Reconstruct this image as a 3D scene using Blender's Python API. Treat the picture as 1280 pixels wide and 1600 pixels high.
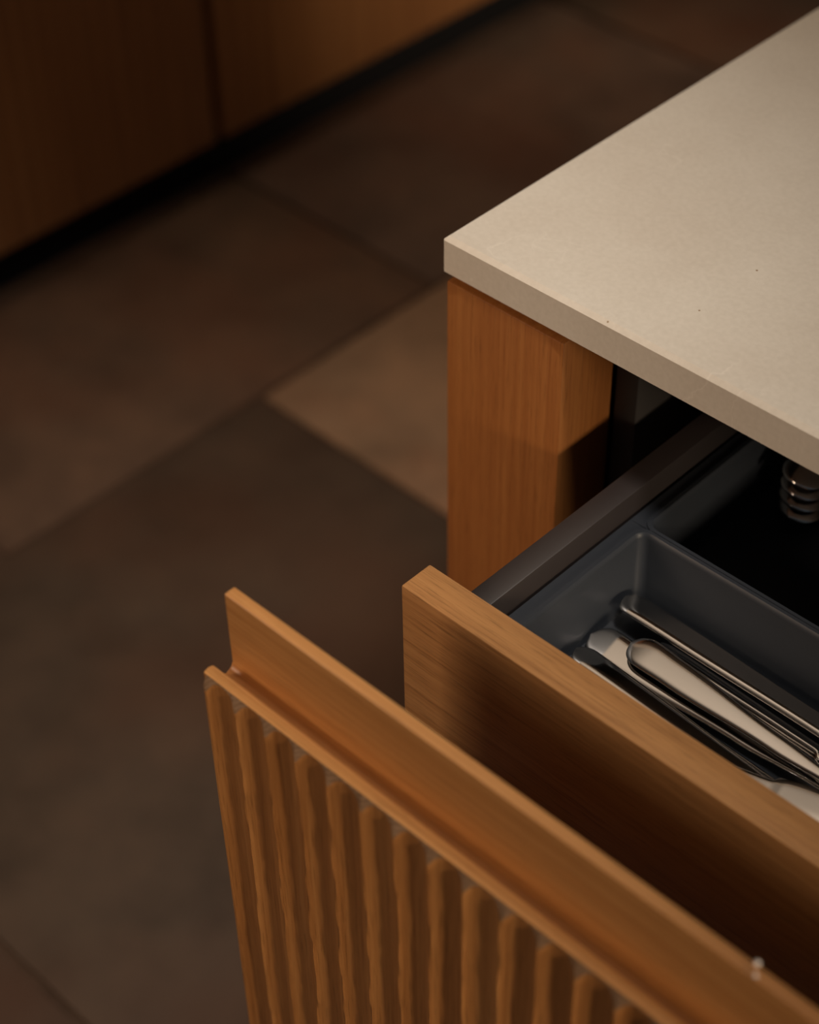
import bpy, bmesh, math, random
from mathutils import Matrix, Vector
from mathutils import noise as mnoise

scene = bpy.context.scene
for o in list(bpy.data.objects):
    bpy.data.objects.remove(o, do_unlink=True)
C = scene.collection
R = math.radians

# ------------------------------------------------------------------ camera
cam_data = bpy.data.cameras.new('camera')
cam = bpy.data.objects.new('camera', cam_data)
C.objects.link(cam)
cam.matrix_world = Matrix((
    (0.72040708, -0.46405941, 0.51542459, 0.71719775),
    (0.69339305, 0.49780193, -0.52095999, -0.76256691),
    (-0.01482297, 0.73269509, 0.6803956, 1.61513071),
    (0, 0, 0, 1)))
cam_data.sensor_fit = 'HORIZONTAL'
cam_data.sensor_width = 24.0
cam_data.lens = 24.0 * 2873.4 / 1280.0
cam_data.clip_start = 0.02
cam_data.dof.use_dof = True
cam_data.dof.focus_distance = 1.19
cam_data.dof.aperture_fstop = 2.9
scene.camera = cam

# ------------------------------------------------------------------ world, lights, exposure
world = bpy.data.worlds.new('world')
scene.world = world
world.use_nodes = True
bg = world.node_tree.nodes['Background']
bg.inputs[0].default_value = (0.72, 0.84, 1.0, 1)
bg.inputs[1].default_value = 0.04

def aim(o, p):
    o.rotation_euler = (Vector(p) - o.location).to_track_quat('-Z', 'Y').to_euler()

def area(name, loc, target, sx, sy, power, col, spread=180):
    l = bpy.data.lights.new(name, 'AREA')
    l.shape = 'RECTANGLE'; l.size = sx; l.size_y = sy
    l.energy = power; l.color = col; l.spread = R(spread)
    o = bpy.data.objects.new(name, l); C.objects.link(o)
    o.location = loc; aim(o, target)
    return o

def spot(name, loc, target, power, col, size, blend, radius):
    l = bpy.data.lights.new(name, 'SPOT')
    l.energy = power; l.color = col; l.spot_size = R(size); l.spot_blend = blend
    l.shadow_soft_size = radius
    o = bpy.data.objects.new(name, l); C.objects.link(o)
    o.location = loc; aim(o, target)
    return o

# ceiling downlight above the island, windows behind the photographer, then added helper lights that have no fixture
spot('ceiling_downlight', (0.66, -0.12, 2.45), (-0.14, -0.20, 0.86), 79, (1.0, 0.905, 0.81), 46, 1.0, 0.15)
area('window_light', (2.81, -0.37, 1.23), (0.1, -0.02, 0.79), 0.32, 0.28, 2.4, (1.0, 0.80, 0.58), 60)
area('far_window_light', (-1.15, -2.1, 1.80), (-0.28, -0.1, 0.80), 0.6, 0.6, 2.0, (1.0, 0.72, 0.51), 44)
area('added_ceiling_uplight', (-0.2, 0.2, 2.1), (-0.2, 0.2, 3.0), 1.6, 1.0, 6.0, (1.0, 0.86, 0.72))  # added: brightens the ceiling so the cutlery reflects it, no cove is there
spot('added_flute_spot', (2.6, -0.80, 1.25), (0.22, -0.36, 0.60), 118, (1.0, 0.76, 0.52), 20, 1.0, 0.08)  # added narrow beam to brighten the flute walls and mostly miss the post
spot('added_cabinet_spot', (0.9, 2.35, 0.85), (-1.20, 1.55, 0.40), 105, (1.0, 0.78, 0.55), 30, 1.0, 0.10)  # added low spot, brightens the right cabinet door more than the floor
spot('added_aisle_fill', (-0.45, 1.45, 2.45), (-0.85, 1.15, 0.0), 17, (1.0, 0.78, 0.56), 85, 1.0, 0.15)  # added dim fill for the aisle floor and cabinets

scene.view_settings.view_transform = 'Standard'
scene.view_settings.look = 'None'
scene.view_settings.gamma = 1.0
scene.view_settings.use_curve_mapping = False
scene.view_settings.exposure = 0.0

# ------------------------------------------------------------------ helpers
def tag(o, label=None, cat=None, group=None, kind=None):
    if label: o['label'] = label
    if cat: o['category'] = cat
    if group: o['group'] = group
    if kind: o['kind'] = kind
    return o

def thing(name, loc, label, cat, group=None):
    o = bpy.data.objects.new(name, None)
    o.empty_display_size = 0.05
    C.objects.link(o); o.location = loc
    o['base'] = (float(loc[0]), float(loc[1]), float(loc[2]))
    return tag(o, label, cat, group)

def link(name, me, mats, parent=None, base=None, smooth=False):
    """me: mesh with vertices in world coordinates; the object's origin is put at base / its parent's base."""
    o = bpy.data.objects.new(name, me)
    C.objects.link(o)
    if parent is not None:
        b = Vector(parent['base'])
        o.parent = parent
        me.transform(Matrix.Translation(-b))
        o['base'] = parent['base']
    elif base is not None:
        me.transform(Matrix.Translation(-Vector(base)))
        o.location = base
        o['base'] = base
    for m in (mats if isinstance(mats, (list, tuple)) else [mats]):
        me.materials.append(m)
    if smooth:
        for p in me.polygons: p.use_smooth = True
        me.set_sharp_from_angle(angle=R(38))
    me.update()
    return o

def bm_mesh(bm, name):
    bmesh.ops.recalc_face_normals(bm, faces=bm.faces)
    me = bpy.data.meshes.new(name); bm.to_mesh(me); bm.free()
    return me

def box_bm(x0, x1, y0, y1, z0, z1, bev=0.0, seg=2, bm=None):
    b = bmesh.new()
    r = bmesh.ops.create_cube(b, size=1.0)
    for v in r['verts']:
        v.co = Vector(((x0 + x1) / 2 + v.co.x * (x1 - x0), (y0 + y1) / 2 + v.co.y * (y1 - y0), (z0 + z1) / 2 + v.co.z * (z1 - z0)))
    if bev > 0:
        bmesh.ops.bevel(b, geom=list(b.edges), offset=bev, segments=seg, profile=0.5, affect='EDGES')
    if bm is None: return b
    me = bpy.data.meshes.new('tmp'); b.to_mesh(me); b.free(); bm.from_mesh(me); bpy.data.meshes.remove(me)
    return bm

def box(name, x0, x1, y0, y1, z0, z1, mat, parent=None, bev=0.0, seg=2, base=None):
    me = bm_mesh(box_bm(x0, x1, y0, y1, z0, z1, bev, seg), name)
    return link(name, me, mat, parent, base, smooth=bev > 0)

def extrude_x(name, prof, x0, x1, mat, parent, bev=0.0004):
    """prof: closed list of (y, z) points, extruded from x0 to x1."""
    bm = bmesh.new()
    a = [bm.verts.new((x0, y, z)) for y, z in prof]
    b = [bm.verts.new((x1, y, z)) for y, z in prof]
    n = len(prof)
    for i in range(n):
        bm.faces.new((a[i], a[(i + 1) % n], b[(i + 1) % n], b[i]))
    fa = bm.faces.new(a); fb = bm.faces.new(b)
    if bev:
        bmesh.ops.bevel(bm, geom=list(fa.edges) + list(fb.edges), offset=bev, segments=1, affect='EDGES')
    return link(name, bm_mesh(bm, name), mat, parent, smooth=True)

# ------------------------------------------------------------------ materials
def new_mat(name):
    m = bpy.data.materials.new(name); m.use_nodes = True
    nt = m.node_tree
    return m, nt, nt.nodes['Principled BSDF']

def N(nt, t, **kw):
    n = nt.nodes.new(t)
    for k, v in kw.items(): setattr(n, k, v)
    return n

def ramp(nt, fac, stops, interp='LINEAR'):
    r = N(nt, 'ShaderNodeValToRGB'); cr = r.color_ramp; cr.interpolation = interp
    while len(cr.elements) < len(stops): cr.elements.new(0.5)
    for e, (p, c) in zip(cr.elements, stops):
        e.position = p; e.color = (*c, 1) if len(c) == 3 else c
    nt.links.new(fac, r.inputs[0])
    return r

def mixc(nt, a, b, fac, mode='MIX'):
    m = N(nt, 'ShaderNodeMix', data_type='RGBA', blend_type=mode)
    L = nt.links
    for sock, v in ((m.inputs[6], a), (m.inputs[7], b), (m.inputs[0], fac)):
        if hasattr(v, 'is_output'): L.new(v, sock)
        else: sock.default_value = v if not isinstance(v, tuple) else (*v, 1)[:4]
    return m.outputs[2]

def oak(name, axis, dark, mid, light, rough=0.38, scale=1.0, pores=0.35, cath=0.3, bump=0.12, seed=0.0, spec=0.5):
    m, nt, p = new_mat(name); L = nt.links
    tc = N(nt, 'ShaderNodeTexCoord')
    def mapped(along, across, off=0.0):
        mp = N(nt, 'ShaderNodeMapping')
        s = {'X': (along, across, across), 'Y': (across, along, across), 'Z': (across, across, along)}[axis]
        mp.inputs['Scale'].default_value = tuple(scale * v for v in s)
        mp.inputs['Location'].default_value = (seed + off, seed * 1.7 + off, seed * 0.6)
        L.new(tc.outputs['Object'], mp.inputs[0]); return mp.outputs[0]
    n1 = N(nt, 'ShaderNodeTexNoise'); n1.inputs['Scale'].default_value = 1.0
    n1.inputs['Detail'].default_value = 7; n1.inputs['Roughness'].default_value = 0.62; n1.inputs['Distortion'].default_value = 0.4
    L.new(mapped(4.5, 290), n1.inputs['Vector'])
    n2 = N(nt, 'ShaderNodeTexNoise'); n2.inputs['Scale'].default_value = 1.0; n2.inputs['Detail'].default_value = 2
    L.new(mapped(2.0, 9, 3.1), n2.inputs['Vector'])
    w = N(nt, 'ShaderNodeTexWave'); w.wave_type = 'RINGS'; w.rings_direction = axis
    w.inputs['Scale'].default_value = 1.0; w.inputs['Distortion'].default_value = 6.0
    w.inputs['Detail'].default_value = 3; w.inputs['Detail Scale'].default_value = 0.6
    L.new(mapped(2.2, 26, 1.3), w.inputs['Vector'])
    a = N(nt, 'ShaderNodeMath', operation='MULTIPLY_ADD'); a.inputs[1].default_value = cath; L.new(w.outputs['Fac'], a.inputs[0]); L.new(n1.outputs['Fac'], a.inputs[2])
    b = N(nt, 'ShaderNodeMath', operation='MULTIPLY_ADD'); b.inputs[1].default_value = 0.7; L.new(n2.outputs['Fac'], b.inputs[0]); L.new(a.outputs[0], b.inputs[2])
    c0 = 0.5 + 0.5 * cath + 0.35
    base = ramp(nt, b.outputs[0], [(0, dark)] * 1 + [(0.5, mid), (1, light)])
    mr = N(nt, 'ShaderNodeMapRange'); mr.inputs['From Min'].default_value = c0 - 0.38; mr.inputs['From Max'].default_value = c0 + 0.38
    L.new(b.outputs[0], mr.inputs['Value']); L.new(mr.outputs[0], base.inputs[0])
    n3 = N(nt, 'ShaderNodeTexNoise'); n3.inputs['Scale'].default_value = 1.0; n3.inputs['Detail'].default_value = 3; n3.inputs['Roughness'].default_value = 0.7
    L.new(mapped(28, 900, 7.7), n3.inputs['Vector'])
    pr = ramp(nt, n3.outputs['Fac'], [(0.33, (1, 1, 1)), (0.47, (0, 0, 0))])
    mulp = N(nt, 'ShaderNodeMath', operation='MULTIPLY'); mulp.inputs[1].default_value = pores; L.new(pr.outputs[0], mulp.inputs[0])
    col = mixc(nt, base.outputs[0], tuple(0.35 * v for v in dark), mulp.outputs[0])
    L.new(col, p.inputs['Base Color'])
    p.inputs['Roughness'].default_value = rough
    p.inputs['Specular IOR Level'].default_value = spec
    bp = N(nt, 'ShaderNodeBump'); bp.inputs['Strength'].default_value = bump; bp.inputs['Distance'].default_value = 0.0006
    L.new(b.outputs[0], bp.inputs['Height']); L.new(bp.outputs[0], p.inputs['Normal'])
    return m

def simple(name, col, rough=0.5, metal=0.0, spec=0.5, bump=0.0, bscale=400, var=0.0):
    m, nt, p = new_mat(name); L = nt.links
    p.inputs['Base Color'].default_value = (*col, 1); p.inputs['Roughness'].default_value = rough
    p.inputs['Metallic'].default_value = metal; p.inputs['Specular IOR Level'].default_value = spec
    tc = N(nt, 'ShaderNodeTexCoord'); n = N(nt, 'ShaderNodeTexNoise'); n.inputs['Scale'].default_value = bscale; n.inputs['Detail'].default_value = 3
    L.new(tc.outputs['Object'], n.inputs['Vector'])
    if var:
        r = ramp(nt, n.outputs['Fac'], [(0.3, tuple(v * (1 - var) for v in col)), (0.7, tuple(v * (1 + var) for v in col))])
        L.new(r.outputs[0], p.inputs['Base Color'])
    if bump:
        b = N(nt, 'ShaderNodeBump'); b.inputs['Strength'].default_value = bump; b.inputs['Distance'].default_value = 0.0004
        L.new(n.outputs['Fac'], b.inputs['Height']); L.new(b.outputs[0], p.inputs['Normal'])
    return m

OAK_D, OAK_M, OAK_L = (0.34, 0.138, 0.038), (0.48, 0.215, 0.066), (0.60, 0.305, 0.108)
M = {}
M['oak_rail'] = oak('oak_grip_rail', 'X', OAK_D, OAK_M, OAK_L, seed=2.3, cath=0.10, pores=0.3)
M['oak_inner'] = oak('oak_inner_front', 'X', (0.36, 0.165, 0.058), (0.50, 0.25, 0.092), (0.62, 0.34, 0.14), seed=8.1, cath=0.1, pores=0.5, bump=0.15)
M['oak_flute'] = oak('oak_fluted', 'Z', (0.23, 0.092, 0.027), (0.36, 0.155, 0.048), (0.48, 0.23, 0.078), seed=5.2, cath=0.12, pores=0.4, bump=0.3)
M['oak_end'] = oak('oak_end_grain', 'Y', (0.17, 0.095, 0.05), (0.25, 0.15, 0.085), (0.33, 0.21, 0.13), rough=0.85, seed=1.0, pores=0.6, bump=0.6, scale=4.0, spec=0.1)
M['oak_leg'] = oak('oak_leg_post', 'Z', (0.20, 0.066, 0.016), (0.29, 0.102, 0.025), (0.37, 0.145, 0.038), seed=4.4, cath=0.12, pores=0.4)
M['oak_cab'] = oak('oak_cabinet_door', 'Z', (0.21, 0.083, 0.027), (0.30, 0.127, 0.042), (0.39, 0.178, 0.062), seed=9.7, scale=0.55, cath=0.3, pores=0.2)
M['carcass'] = simple('grey_carcass_laminate', (0.05, 0.044, 0.040), 0.5, spec=0.3)
M['metal_side'] = simple('anthracite_drawer_steel', (0.031, 0.0245, 0.0235), 0.42, spec=0.5, bump=0.05, bscale=1500)
M['tray'] = simple('anthracite_tray_plastic', (0.030, 0.035, 0.044), 0.45, spec=0.45, bump=0.06, bscale=2500)
M['steel'] = simple('polished_cutlery_steel', (0.72, 0.69, 0.66), 0.10, 1.0)
M['plinth'] = simple('black_plinth', (0.006, 0.006, 0.007), 0.6, spec=0.2)
M['grout'] = simple('dark_grout', (0.105, 0.064, 0.042), 0.9, spec=0.1, var=0.2, bscale=60)
M['crumb'] = simple('white_crumb', (0.85, 0.8, 0.74), 0.6, var=0.1)

def stone_mat():
    m, nt, p = new_mat('cream_stone'); L = nt.links
    tc = N(nt, 'ShaderNodeTexCoord')
    n1 = N(nt, 'ShaderNodeTexNoise'); n1.inputs['Scale'].default_value = 5.0; n1.inputs['Detail'].default_value = 5; n1.inputs['Roughness'].default_value = 0.6
    L.new(tc.outputs['Object'], n1.inputs['Vector'])
    c = ramp(nt, n1.outputs['Fac'], [(0.25, (0.62, 0.555, 0.465)), (0.5, (0.68, 0.625, 0.535)), (0.75, (0.74, 0.69, 0.60))])
    n2 = N(nt, 'ShaderNodeTexNoise'); n2.inputs['Scale'].default_value = 260; n2.inputs['Detail'].default_value = 4
    L.new(tc.outputs['Object'], n2.inputs['Vector'])
    c2 = ramp(nt, n2.outputs['Fac'], [(0.3, (0.955, 0.95, 0.94)), (0.7, (1.03, 1.03, 1.03))])
    col = mixc(nt, c.outputs[0], c2.outputs[0], 1.0, 'MULTIPLY')
    # fine pale veins
    v = N(nt, 'ShaderNodeTexVoronoi', feature='DISTANCE_TO_EDGE'); v.inputs['Scale'].default_value = 11; v.inputs['Randomness'].default_value = 1
    nd = N(nt, 'ShaderNodeTexNoise'); nd.inputs['Scale'].default_value = 9; nd.inputs['Detail'].default_value = 5
    L.new(tc.outputs['Object'], nd.inputs['Vector'])
    ad = N(nt, 'ShaderNodeVectorMath', operation='MULTIPLY_ADD'); ad.inputs[1].default_value = (0.22,) * 3
    L.new(nd.outputs['Color'], ad.inputs[0]); L.new(tc.outputs['Object'], ad.inputs[2]); L.new(ad.outputs[0], v.inputs['Vector'])
    vr = ramp(nt, v.outputs['Distance'], [(0.0, (0.35,) * 3), (0.012, (0,) * 3)])
    n4 = N(nt, 'ShaderNodeTexNoise'); n4.inputs['Scale'].default_value = 7; L.new(tc.outputs['Object'], n4.inputs['Vector'])
    r4 = ramp(nt, n4.outputs['Fac'], [(0.52, (0,) * 3), (0.62, (1,) * 3)])
    mk = N(nt, 'ShaderNodeMath', operation='MULTIPLY'); L.new(vr.outputs[0], mk.inputs[0]); L.new(r4.outputs[0], mk.inputs[1])
    col = mixc(nt, col, (0.84, 0.78, 0.68), mk.outputs[0])
    # sparse dark specks
    v2 = N(nt, 'ShaderNodeTexVoronoi'); v2.inputs['Scale'].default_value = 55; L.new(tc.outputs['Object'], v2.inputs['Vector'])
    s2 = ramp(nt, v2.outputs['Distance'], [(0.035, (1,) * 3), (0.06, (0,) * 3)])
    sp = N(nt, 'ShaderNodeSeparateColor'); L.new(v2.outputs['Color'], sp.inputs[0])
    gt = N(nt, 'ShaderNodeMath', operation='GREATER_THAN'); gt.inputs[1].default_value = 0.86; L.new(sp.outputs[0], gt.inputs[0])
    mk2 = N(nt, 'ShaderNodeMath', operation='MULTIPLY'); L.new(s2.outputs[0], mk2.inputs[0]); L.new(gt.outputs[0], mk2.inputs[1])
    col = mixc(nt, col, (0.30, 0.20, 0.11), mk2.outputs[0])
    L.new(col, p.inputs['Base Color'])
    p.inputs['Roughness'].default_value = 0.5; p.inputs['Specular IOR Level'].default_value = 0.3
    b = N(nt, 'ShaderNodeBump'); b.inputs['Strength'].default_value = 0.05; b.inputs['Distance'].default_value = 0.0004
    L.new(n2.outputs['Fac'], b.inputs['Height']); L.new(b.outputs[0], p.inputs['Normal'])
    return m
M['stone'] = stone_mat()

def tile_mat(name, col, seed):
    m, nt, p = new_mat(name); L = nt.links
    tc = N(nt, 'ShaderNodeTexCoord')
    mp = N(nt, 'ShaderNodeMapping'); mp.inputs['Location'].default_value = (seed, seed * 2.1, 0); L.new(tc.outputs['Object'], mp.inputs[0])
    n1 = N(nt, 'ShaderNodeTexNoise'); n1.inputs['Scale'].default_value = 5.5; n1.inputs['Detail'].default_value = 6; n1.inputs['Roughness'].default_value = 0.6
    L.new(mp.outputs[0], n1.inputs['Vector'])
    c = ramp(nt, n1.outputs['Fac'], [(0.28, tuple(0.62 * v for v in col)), (0.5, col), (0.72, (1.35 * col[0], 1.3 * col[1], 1.25 * col[2]))])
    n2 = N(nt, 'ShaderNodeTexNoise'); n2.inputs['Scale'].default_value = 2.3; n2.inputs['Detail'].default_value = 3
    L.new(mp.outputs[0], n2.inputs['Vector'])
    r2 = ramp(nt, n2.outputs['Fac'], [(0.45, (0,) * 3), (0.7, (0.6,) * 3)])
    col2 = mixc(nt, c.outputs[0], (col[0] * 1.25, col[1] * 0.8, col[2] * 0.62), r2.outputs[0])
    L.new(col2, p.inputs['Base Color'])
    p.inputs['Roughness'].default_value = 0.6; p.inputs['Specular IOR Level'].default_value = 0.25
    b = N(nt, 'ShaderNodeBump'); b.inputs['Strength'].default_value = 0.2; b.inputs['Distance'].default_value = 0.003
    L.new(n1.outputs['Fac'], b.inputs['Height']); L.new(b.outputs[0], p.inputs['Normal'])
    return m

# ------------------------------------------------------------------ the setting: floor with its stone tiles
floor = box('floor', -2.1, 3.2, -2.2, 3.4, -0.12, -0.006, M['grout'], base=(0, 0, 0))
tag(floor, 'brown stone tiled kitchen floor with dark joints', kind='structure')
PITCH = 0.791
rng = random.Random(4)
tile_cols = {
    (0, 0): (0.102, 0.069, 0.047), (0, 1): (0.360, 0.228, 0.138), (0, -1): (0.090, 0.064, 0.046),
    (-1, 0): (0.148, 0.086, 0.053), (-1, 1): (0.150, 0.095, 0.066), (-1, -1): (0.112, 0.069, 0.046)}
tmats = {}
for i in range(-2, 5):
    xa = -0.822 + i * PITCH
    off = -0.288 if i % 2 == 0 else 0.066
    for j in range(-3, 5):
        ya = off + j * PITCH
        x0, x1, y0, y1 = xa + 0.004, xa + PITCH - 0.004, ya + 0.004, ya + PITCH - 0.004
        if x0 > 3.1 or y0 > 3.3 or x1 < -2 or y1 < -2.1: continue
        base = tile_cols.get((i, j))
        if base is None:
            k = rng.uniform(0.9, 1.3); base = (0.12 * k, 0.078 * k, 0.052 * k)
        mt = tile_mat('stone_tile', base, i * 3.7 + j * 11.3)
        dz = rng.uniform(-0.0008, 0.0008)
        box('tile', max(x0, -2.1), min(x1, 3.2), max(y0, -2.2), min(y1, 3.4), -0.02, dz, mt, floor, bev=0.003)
wall = box('wall_left', -2.0, -1.9, -2.2, 3.4, 0.0, 2.7, simple('dark_plaster', (0.16, 0.12, 0.09), 0.9, spec=0.1, var=0.1, bscale=12), base=(-1.95, 0, 0))
tag(wall, 'dark plaster wall behind the tall oak cabinets', kind='structure')

ceil = box('ceiling', -2.0, 3.2, -2.2, 3.4, 2.6, 2.7, simple('cream_ceiling_paint', (0.80, 0.74, 0.66), 0.9, spec=0.1, var=0.03, bscale=8), base=(0, 0, 2.6))
tag(ceil, 'plain cream painted kitchen ceiling', kind='structure')

# ------------------------------------------------------------------ tall oak cabinets across the aisle
def tall_cabinet(y0, y1, label):
    t = thing('tall_cabinet', (-1.55, (y0 + y1) / 2, 0), label, 'cabinet', 'oak cabinets across the aisle')
    box('body', -1.88, -1.241, y0 + 0.001, y1 - 0.001, 0.115, 2.2, M['plinth'], t)
    box('door', -1.237, -1.215, y0 + 0.008, y1 - 0.008, 0.115, 2.19, M['oak_cab'], t, bev=0.002)
    box('plinth', -1.83, -1.290, y0 + 0.002, y1 - 0.002, 0.001, 0.114, M['plinth'], t)
    return t
tall_cabinet(0.793, 1.993, 'oak cabinet across the aisle, right of the vertical door gap')
tall_cabinet(-0.407, 0.793, 'oak cabinet in the top left corner, left of the vertical door gap')

# ------------------------------------------------------------------ island: oak legs, carcass
isl = thing('kitchen_island', (0.6, 0.35, 0), 'oak kitchen island body with a square oak corner post under the stone top', 'kitchen island')
def leg(x0, x1):
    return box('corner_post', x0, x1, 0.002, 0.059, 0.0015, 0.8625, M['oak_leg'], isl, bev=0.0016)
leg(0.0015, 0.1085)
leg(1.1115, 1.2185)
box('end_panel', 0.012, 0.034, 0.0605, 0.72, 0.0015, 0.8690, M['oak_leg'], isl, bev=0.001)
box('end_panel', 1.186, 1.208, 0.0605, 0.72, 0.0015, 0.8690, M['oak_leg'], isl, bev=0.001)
tag(box('carcass_side', 0.1105, 0.130, 0.0605, 0.66, 0.10, 0.8690, M['carcass'], isl, bev=0.0006), 'dark grey laminate carcass side')
box('carcass_side', 1.09, 1.1095, 0.0605, 0.66, 0.10, 0.8690, M['carcass'], isl, bev=0.0006)
box('carcass_back', 0.0345, 1.1855, 0.665, 0.685, 0.10, 0.8690, M['carcass'], isl)
box('carcass_bottom', 0.1305, 1.0895, 0.0605, 0.66, 0.10, 0.118, M['carcass'], isl)
box('plinth', 0.04, 1.18, 0.10, 0.66, 0.0015, 0.099, M['plinth'], isl)

# worktop: cream stone slab, chamfered top arris
def worktop():
    bm = box_bm(0, 1.22, 0, 0.75, 0.87, 0.90)
    top = [e for e in bm.edges if all(abs(v.co.z - 0.90) < 1e-5 for v in e.verts)]
    bmesh.ops.bevel(bm, geom=top, offset=0.0032, segments=1, affect='EDGES')
    ver = [e for e in bm.edges if abs(e.verts[0].co.z - e.verts[1].co.z) > 0.02]
    bmesh.ops.bevel(bm, geom=ver, offset=0.0012, segments=2, affect='EDGES')
    low = [e for e in bm.edges if all(abs(v.co.z - 0.87) < 1e-5 for v in e.verts)]
    bmesh.ops.bevel(bm, geom=low, offset=0.0010, segments=2, affect='EDGES')
    o = link('stone_worktop', bm_mesh(bm, 'stone_worktop'), M['stone'], base=(0.6, 0.35, 0.87))
    return tag(o, 'cream stone worktop slab with chamfered edge above the drawers', 'worktop')
worktop()

# ------------------------------------------------------------------ fluted drawer, pulled out furthest
fl = thing('fluted_drawer', (0.53, -0.05, 0.40), 'deep open drawer with fluted oak front and grooved grip rail', 'drawer')
FX0, FX1 = 0.110, 1.106
def arc(cy, cz, r, a0, a1, n):
    return [(cy + r * math.cos(R(a0 + (a1 - a0) * k / n)), cz + r * math.sin(R(a0 + (a1 - a0) * k / n))) for k in range(n + 1)]
prof = [(-0.2950, 0.770)]
prof += arc(-0.2966, 0.8522, 0.0016, 0, 90, 4)
prof += arc(-0.3023, 0.8526, 0.0012, 90, 180, 3)
prof += [(-0.3033, 0.820)]
prof += arc(-0.3093, 0.7960, 0.0062, 0, -90, 8)
prof += arc(-0.3093, 0.7935, 0.0038, -92, -135, 3)
prof += [(-0.3160, 0.7985)]
prof += arc(-0.3208, 0.8010, 0.0040, 40, 95, 5)
prof += [(-0.3238, 0.8049), (-0.3256, 0.8040), (-0.3256, 0.770)]
prof = prof[::-1]
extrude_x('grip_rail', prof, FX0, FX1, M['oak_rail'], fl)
box('backing_board', FX0, FX1, -0.3254, -0.2952, 0.36, 0.7697, M['oak_rail'], fl)

def fluted_panel():
    pitch = 0.0262; first = 0.1150; yr, yb = -0.3306, -0.3259
    zt0, ybev, slope = 0.8038, -0.3257, 0.0049 / 0.0112
    zb = 0.362; FX0 = 0.1125
    nper = 16
    xs = []
    x = first - pitch; k = -1
    rows = [0, .0015, .003, .005, .008, .011] + [0.011 + 0.43 * (q / 70.0) for q in range(1, 71)]
    ncol = int((FX1 - FX0) / pitch * nper)
    verts = []; faces = []; mats = []
    rr = random.Random(11)
    def wander(k, z):
        n = mnoise.noise(Vector((k * 7.31, z * 13.0, 0.3))) * 0.0013
        t = z * 38.0 + k * 0.37; n += (abs((t % 2.0) - 1.0) - 0.5) * 0.0015 * (0.5 + mnoise.noise(Vector((k * 3.17, z * 20.0, 5.3))))
        return n * (0.0 if k <= 0 else 0.8)
    def ystep(x, z):
        u = (x - first) / pitch
        k = math.floor(u)
        best = None
        for kk in (k - 1, k, k + 1):
            a = first + kk * pitch + wander(kk, z); b = first + (kk + 1) * pitch + wander(kk + 1, z)
            if a <= x <= b:
                s = 2 * (x - a) / (b - a) - 1
                d = 0.0046 * (1 + 0.16 * mnoise.noise(Vector((kk * 5.1, z * 11, 2.0))))
                d = min(d, 0.0048)
                # gouge: circular scoop with a crisp ridge, small tool facets
                prof = (1 - abs(s) ** (3.4 if s < 0 else 2.6))
                y = yr + d * prof
                y += 0.00022 * mnoise.noise(Vector((s * 2.5 + kk * 9, z * 60, 8.0))) * prof
                return min(y, yb + 0.0001)
        return yr
    nx = ncol + 1
    xs = [FX0 + (FX1 - FX0) * i / ncol for i in range(nx)]
    nr = len(rows)
    for x in xs:
        y = ystep(x, zt0 - 0.008)
        zt = zt0 - max(0.0, (ybev - y)) / slope
        verts.append((x, ybev, zt0))
        for r_ in rows:
            f = min(1.0, r_ / 0.03)
            z = zt - r_ if r_ < 0.012 else (zt - 0.011) + (zb - (zt - 0.011)) * (r_ - 0.011) / 0.43
            yy = ystep(x, z)
            verts.append((x, y * (1 - min(1, r_ / 0.006)) + yy * min(1, r_ / 0.006), z))
        verts.append((x, -0.3256, zb))
    st = nr + 2
    for i in range(nx - 1):
        for j in range(st - 1):
            a = i * st + j
            faces.append((a, a + 1, a + st + 1, a + st)); mats.append(1 if j == 0 else 0)
    # side cheeks and back
    for i, rev in ((0, False), (nx - 1, True)):
        col = [i * st + j for j in range(st)]
        faces.append(tuple(col if rev else col[::-1])); mats.append(0)
    me = bpy.data.meshes.new('fluted_panel'); me.from_pydata(verts, [], faces); me.update()
    o = link('fluted_panel', me, [M['oak_flute'], M['oak_end']], fl, smooth=True)
    for p, mi in zip(me.polygons, mats): p.material_index = mi
    tag(o, 'hand carved vertical flutes with dark end grain along the top')
fluted_panel()
# drawer box of the fluted drawer
for xa, xb in ((0.160, 0.174), (1.046, 1.060)):
    box('drawer_side', xa, xb, -0.294, 0.16, 0.45, 0.58, M['metal_side'], fl, bev=0.001)
box('drawer_bottom', 0.1745, 1.0455, -0.294, 0.16, 0.45, 0.462, M['metal_side'], fl)
box('drawer_back', 0.1745, 1.0455, 0.147, 0.16, 0.4625, 0.58, M['metal_side'], fl)
for xa, xb in ((0.1305, 0.1590), (1.061, 1.0895)):
    box('runner', xa, xb, -0.26, 0.45, 0.470, 0.500, M['metal_side'], fl)

# ------------------------------------------------------------------ inner cutlery drawer
dr = thing('inner_drawer', (0.53, 0.05, 0.66), 'shallow open inner drawer with plain oak front and grey metal sides', 'drawer')
IZ = 0.79
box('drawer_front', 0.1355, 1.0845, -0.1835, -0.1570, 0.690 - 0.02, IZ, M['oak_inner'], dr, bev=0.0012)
ST = 0.775
for s, (xa, xb) in enumerate(((0.1612, 0.1788), (1.0412, 1.0588))):
    box('drawer_side', xa, xb, -0.1565, 0.335, 0.672, ST, M['metal_side'], dr, bev=0.0010)
box('drawer_bottom', 0.1792, 1.0408, -0.1565, 0.335, 0.672, 0.684, M['metal_side'], dr)
box('drawer_back', 0.1792, 1.0408, 0.320, 0.335, 0.6845, ST, M['metal_side'], dr, bev=0.001)
for xa, xb in ((0.1305, 0.1606), (1.0594, 1.0895)):
    box('runner', xa, xb, 0.062, 0.48, 0.680, 0.705, M['metal_side'], dr)

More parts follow.
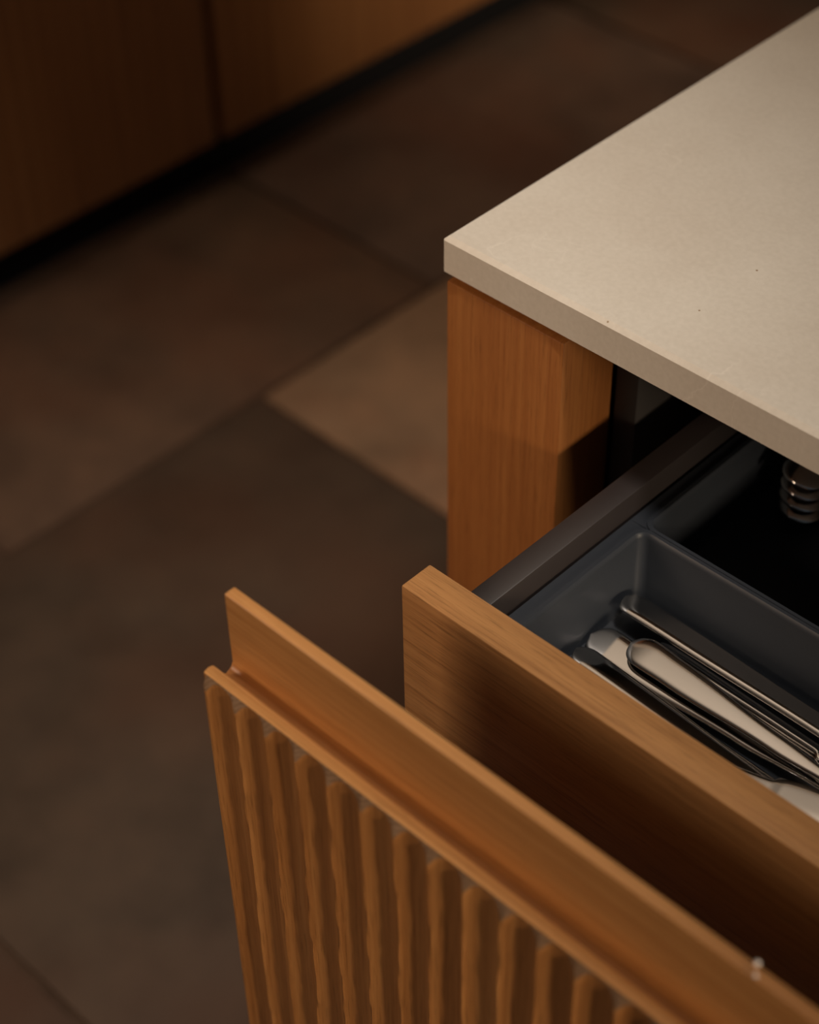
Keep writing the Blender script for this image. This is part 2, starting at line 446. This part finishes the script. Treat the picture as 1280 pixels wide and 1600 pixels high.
# ------------------------------------------------------------------ moulded cutlery tray
def rrect(x0, x1, y0, y1, r, z, n=6):
    pts = []
    for cx, cy, a0 in ((x1 - r, y1 - r, 0), (x0 + r, y1 - r, 90), (x0 + r, y0 + r, 180), (x1 - r, y0 + r, 270)):
        for k in range(n + 1):
            a = R(a0 + 90 * k / n)
            pts.append((cx + r * math.cos(a), cy + r * math.sin(a), z))
    return pts
def cup(bm, X0, X1, Y0, Y1, rim, zt, zb):
    """pocket whose flange fills X0..X1, Y0..Y1; rim = flange widths (left, right, front, back)"""
    x0, x1, y0, y1 = X0 + rim[0], X1 - rim[1], Y0 + rim[2], Y1 - rim[3]
    rings = [rrect(X0, X1, Y0, Y1, 0.0004, zt),
             rrect(x0 - 0.0044, x1 + 0.0044, y0 - 0.0044, y1 + 0.0044, 0.0105, zt),
             rrect(x0 - 0.0042, x1 + 0.0042, y0 - 0.0042, y1 + 0.0042, 0.0105, zt + 0.0010),
             rrect(x0 - 0.0012, x1 + 0.0012, y0 - 0.0012, y1 + 0.0012, 0.0085, zt + 0.0010),
             rrect(x0, x1, y0, y1, 0.0075, zt - 0.0004),
             rrect(x0 + 0.0006, x1 - 0.0006, y0 + 0.0006, y1 - 0.0006, 0.007, zt - 0.003)]
    dr_ = 0.0045
    rings += [rrect(x0 + dr_, x1 - dr_, y0 + dr_, y1 - dr_, 0.007, zb + 0.006),
              rrect(x0 + dr_ + 0.002, x1 - dr_ - 0.002, y0 + dr_ + 0.002, y1 - dr_ - 0.002, 0.006, zb + 0.0018),
              rrect(x0 + dr_ + 0.006, x1 - dr_ - 0.006, y0 + dr_ + 0.006, y1 - dr_ - 0.006, 0.004, zb)]
    vs = [[bm.verts.new(p) for p in r] for r in rings]
    n = len(vs[0])
    for a, b in zip(vs[:-1], vs[1:]):
        for i in range(n):
            bm.faces.new((a[i], a[(i + 1) % n], b[(i + 1) % n], b[i]))
    bm.faces.new(vs[-1])
TZ, TB = 0.755, 0.697
def tray():
    bm = bmesh.new()
    X0, X1, Y0, Y1 = 0.1812, 1.0388, -0.1560, 0.318
    ydiv = -0.0065
    cup(bm, X0, 0.52, Y0, ydiv, (0.0133, 0.004, 0.012, 0.004), TZ, TB)
    xsb = [X0, 0.365, 0.440, 0.52]
    for i in range(3):
        cup(bm, xsb[i], xsb[i + 1], ydiv, Y1, (0.0133 if i == 0 else 0.004, 0.004, 0.004, 0.012), TZ, TB)
    cup(bm, 0.52, X1, Y0, Y1, (0.004, 0.0133, 0.012, 0.012), TZ, TB)
    # skirt down to the drawer bottom
    a = [bm.verts.new(p) for p in rrect(X0, X1, Y0, Y1, 0.0004, TZ)]
    b = [bm.verts.new(p) for p in rrect(X0, X1, Y0, Y1, 0.0004, 0.6846)]
    n = len(a)
    for i in range(n): bm.faces.new((a[i], b[i], b[(i + 1) % n], a[(i + 1) % n]))
    me = bpy.data.meshes.new('cutlery_tray'); bm.to_mesh(me); bm.free()
    o = link('cutlery_tray', me, M['tray'], base=(0.6, 0.08, 0.6846), smooth=True)
    return tag(o, 'dark grey moulded plastic cutlery tray inside the open drawer', 'cutlery tray')
tray()

# ------------------------------------------------------------------ cutlery
def smooth_interp(tab, u):
    for (a, va), (b, vb) in zip(tab[:-1], tab[1:]):
        if u <= b:
            t = (u - a) / (b - a) if b > a else 0; t = t * t * (3 - 2 * t)
            return va + (vb - va) * t
    return tab[-1][1]

def cutlery_mesh(name, kind, L, w, hl):
    """lofted along +x from the handle end (0) to the tip (L); top is +z; hl = handle length"""
    ns, nc = 120, 21
    if kind == 'spoon':
        hwt = [(0.014, w), (0.040, w * 0.93), (hl * 0.60, w * 0.55), (hl * 0.85, 0.0034), (hl, 0.0030), (hl + 0.008, 0.0050), (hl + 0.030, 0.0190), (hl + 0.040, 0.0185)]
    else:
        hwt = [(0.011, w), (0.050, w * 0.96), (hl * 0.8, w * 0.80), (hl, w * 0.74), (hl + 0.004, w * 1.15), (hl + 0.02, w * 1.3), (L - 0.02, w * 1.1)]
    tip0 = hwt[-1][0]; rend = hwt[0][0]
    us = [L * (0.35 * (0.5 - 0.5 * math.cos(math.pi * i / ns)) + 0.65 * i / ns) for i in range(ns + 1)]
    bm = bmesh.new()
    rings = []
    ss = [math.sin((-1 + 2 * j / (nc - 1)) * math.pi / 2) for j in range(nc)]
    for u in us:
        hw = smooth_interp(hwt, max(u, rend))
        if u < rend: hw = w * math.sqrt(max(0.0, 1 - ((rend - u) / rend) ** 2.3))
        if u > tip0: hw = hwt[-1][1] * math.sqrt(max(0.0, 1 - ((u - tip0) / (L - tip0)) ** 2))
        hw = max(hw, 0.0002)
        bowl = zc = 0.0
        endf = 1 - min(1.0, u / 0.02)
        if kind == 'spoon':
            f = max(0.0, min(1.0, (u - hl) / 0.028)); f = f * f * (3 - 2 * f)
            e = max(0.0, min(1.0, (L - u) / 0.018))
            bowl = 0.0072 * f * min(1, e + 0.1)
            th = 0.0027 - 0.0010 * f
            zc = 0.004 * math.exp(-((u - hl) / (hl * 0.22)) ** 2) + 0.006 * f * (1 - e) - 0.0016 * endf ** 2
            crown = 0.00035 * (1 - f); edge, pw = 0.85, 8
        else:
            f = max(0.0, min(1.0, (u - hl) / 0.008))
            th = (0.0062 - 0.0012 * endf) * (1 - f) + 0.0016 * f; crown = 0.0
            edge, pw = 0.72, 5
        top, bot = [], []
        for q in ss:
            base = zc + (crown - bowl) * (1 - q * q)
            h = th / 2 * (1 - edge * abs(q) ** pw)
            top.append(bm.verts.new((u, hw * q, base + h))); bot.append(bm.verts.new((u, hw * q, base - h)))
        rings.append(top + bot[::-1])
    n = len(rings[0])
    for a, b in zip(rings[:-1], rings[1:]):
        for i in range(n): bm.faces.new((a[i], b[i], b[(i + 1) % n], a[(i + 1) % n]))
    bm.faces.new(rings[0]); bm.faces.new(rings[-1])
    return bm_mesh(bm, name)

def place(name, kind, end, to, L, w, hl, roll, label, group, cat):
    """end: world position of the handle end, to: a point further along the axis, roll about the axis (deg)"""
    me = cutlery_mesh(name, kind, L, w, hl)
    o = bpy.data.objects.new(name, me); C.objects.link(o)
    me.materials.append(M['steel'])
    for p in me.polygons: p.use_smooth = True
    me.set_sharp_from_angle(angle=R(60))
    x = (Vector(to) - Vector(end)).normalized()
    y = Vector((0, 0, 1)).cross(x).normalized(); z = x.cross(y)
    rot = Matrix((x, y, z)).transposed().to_4x4()
    o.matrix_world = Matrix.Translation(end) @ rot @ Matrix.Rotation(R(roll), 4, 'X')
    return tag(o, label, cat, group)
G1 = 'cutlery in the front tray compartment'
place('table_knife', 'knife', (0.2030, -0.036, 0.7150), (0.41, -0.0400, 0.7150), 0.30, 0.0120, 0.20, -12, 'steel knife handle lying along the rear tray divider', G1, 'knife')
place('spoon', 'spoon', (0.2015, -0.0690, 0.7045), (0.41, -0.0735, 0.7060), 0.275, 0.0132, 0.215, 12, 'flat steel spoon handle with a round end, half covered by the broad handle on top', G1, 'spoon')
place('spoon', 'spoon', (0.2310, -0.0640, 0.7135), (0.41, -0.0755, 0.7185), 0.265, 0.0120, 0.205, 12, 'broad steel spoon handle lying on top of the others, brightest in the tray', G1, 'spoon')
place('table_knife', 'knife', (0.2060, -0.0905, 0.7085), (0.41, -0.1010, 0.7085), 0.29, 0.0105, 0.20, -10, 'steel knife handle nearest the oak drawer front with a dark upper face', G1, 'knife')
place('small_knife', 'knife', (0.2350, -0.0855, 0.7015), (0.41, -0.0900, 0.7015), 0.178, 0.0062, 0.130, -20, 'thin steel knife handle wedged between the dark knife handle and the half covered spoon', G1, 'knife')
place('small_knife', 'knife', (0.2460, -0.0520, 0.7030), (0.41, -0.0600, 0.7030), 0.172, 0.0060, 0.130, -18, 'thin steel knife handle just behind the broad handle on top', G1, 'knife')
place('small_knife', 'knife', (0.2420, -0.0450, 0.7040), (0.41, -0.0500, 0.7040), 0.172, 0.0060, 0.130, -18, 'thin steel knife handle in front of the knife by the rear divider', G1, 'knife')
place('butter_knife', 'knife', (0.2500, -0.1310, 0.7040), (0.373, -0.1045, 0.7175), 0.235, 0.0090, 0.126, 6, 'butter knife at the lower right end of the tray, its flat blade showing', G1, 'knife')
G2 = 'nested spoons at the back of the tray'
for k, lab in enumerate(('lowest of the four nested spoons in the dark rear compartment', 'second from the bottom of the nested spoons in the rear compartment', 'third from the bottom of the nested spoons in the rear compartment', 'topmost of the four nested spoons in the dark rear compartment')):
    place('spoon', 'spoon', (0.236, 0.293, 0.710 + 0.0085 * k), (0.233, 0.10, 0.712 + 0.0110 * k), 0.178, 0.010, 0.123, 180, lab, G2, 'spoon')
G3 = 'knives in the rear tray compartments'
place('table_knife', 'knife', (0.318, 0.030, 0.7015), (0.318, 0.28, 0.7015), 0.235, 0.0085, 0.12, 0, 'table knife lying lengthwise in the dark rear compartment', G3, 'knife')
place('table_knife', 'knife', (0.337, 0.022, 0.7015), (0.337, 0.28, 0.7015), 0.235, 0.0085, 0.12, 0, 'table knife lying lengthwise, right of the other knife in the rear compartment', G3, 'knife')

# ------------------------------------------------------------------ crumbs on the grip rail
def crumb(loc, r, seed, label):
    bm = bmesh.new(); bmesh.ops.create_icosphere(bm, subdivisions=2, radius=r)
    for v in bm.verts:
        v.co *= 1 + 0.35 * mnoise.noise(v.co * (1.2 / r) + Vector((seed, 0, 0)))
        v.co.z *= 0.8
    o = link('crumb', bm_mesh(bm, 'crumb'), M['crumb'], smooth=True); o.location = loc
    tag(o, label, 'crumb', 'crumbs on the grip rail')
crumb((0.4835, -0.2958, 0.8552), 0.0017, 1.0, 'larger white crumb on the back edge of the grip rail')
crumb((0.4868, -0.3015, 0.8546), 0.0012, 7.0, 'smaller white crumb on the front edge of the grip rail')
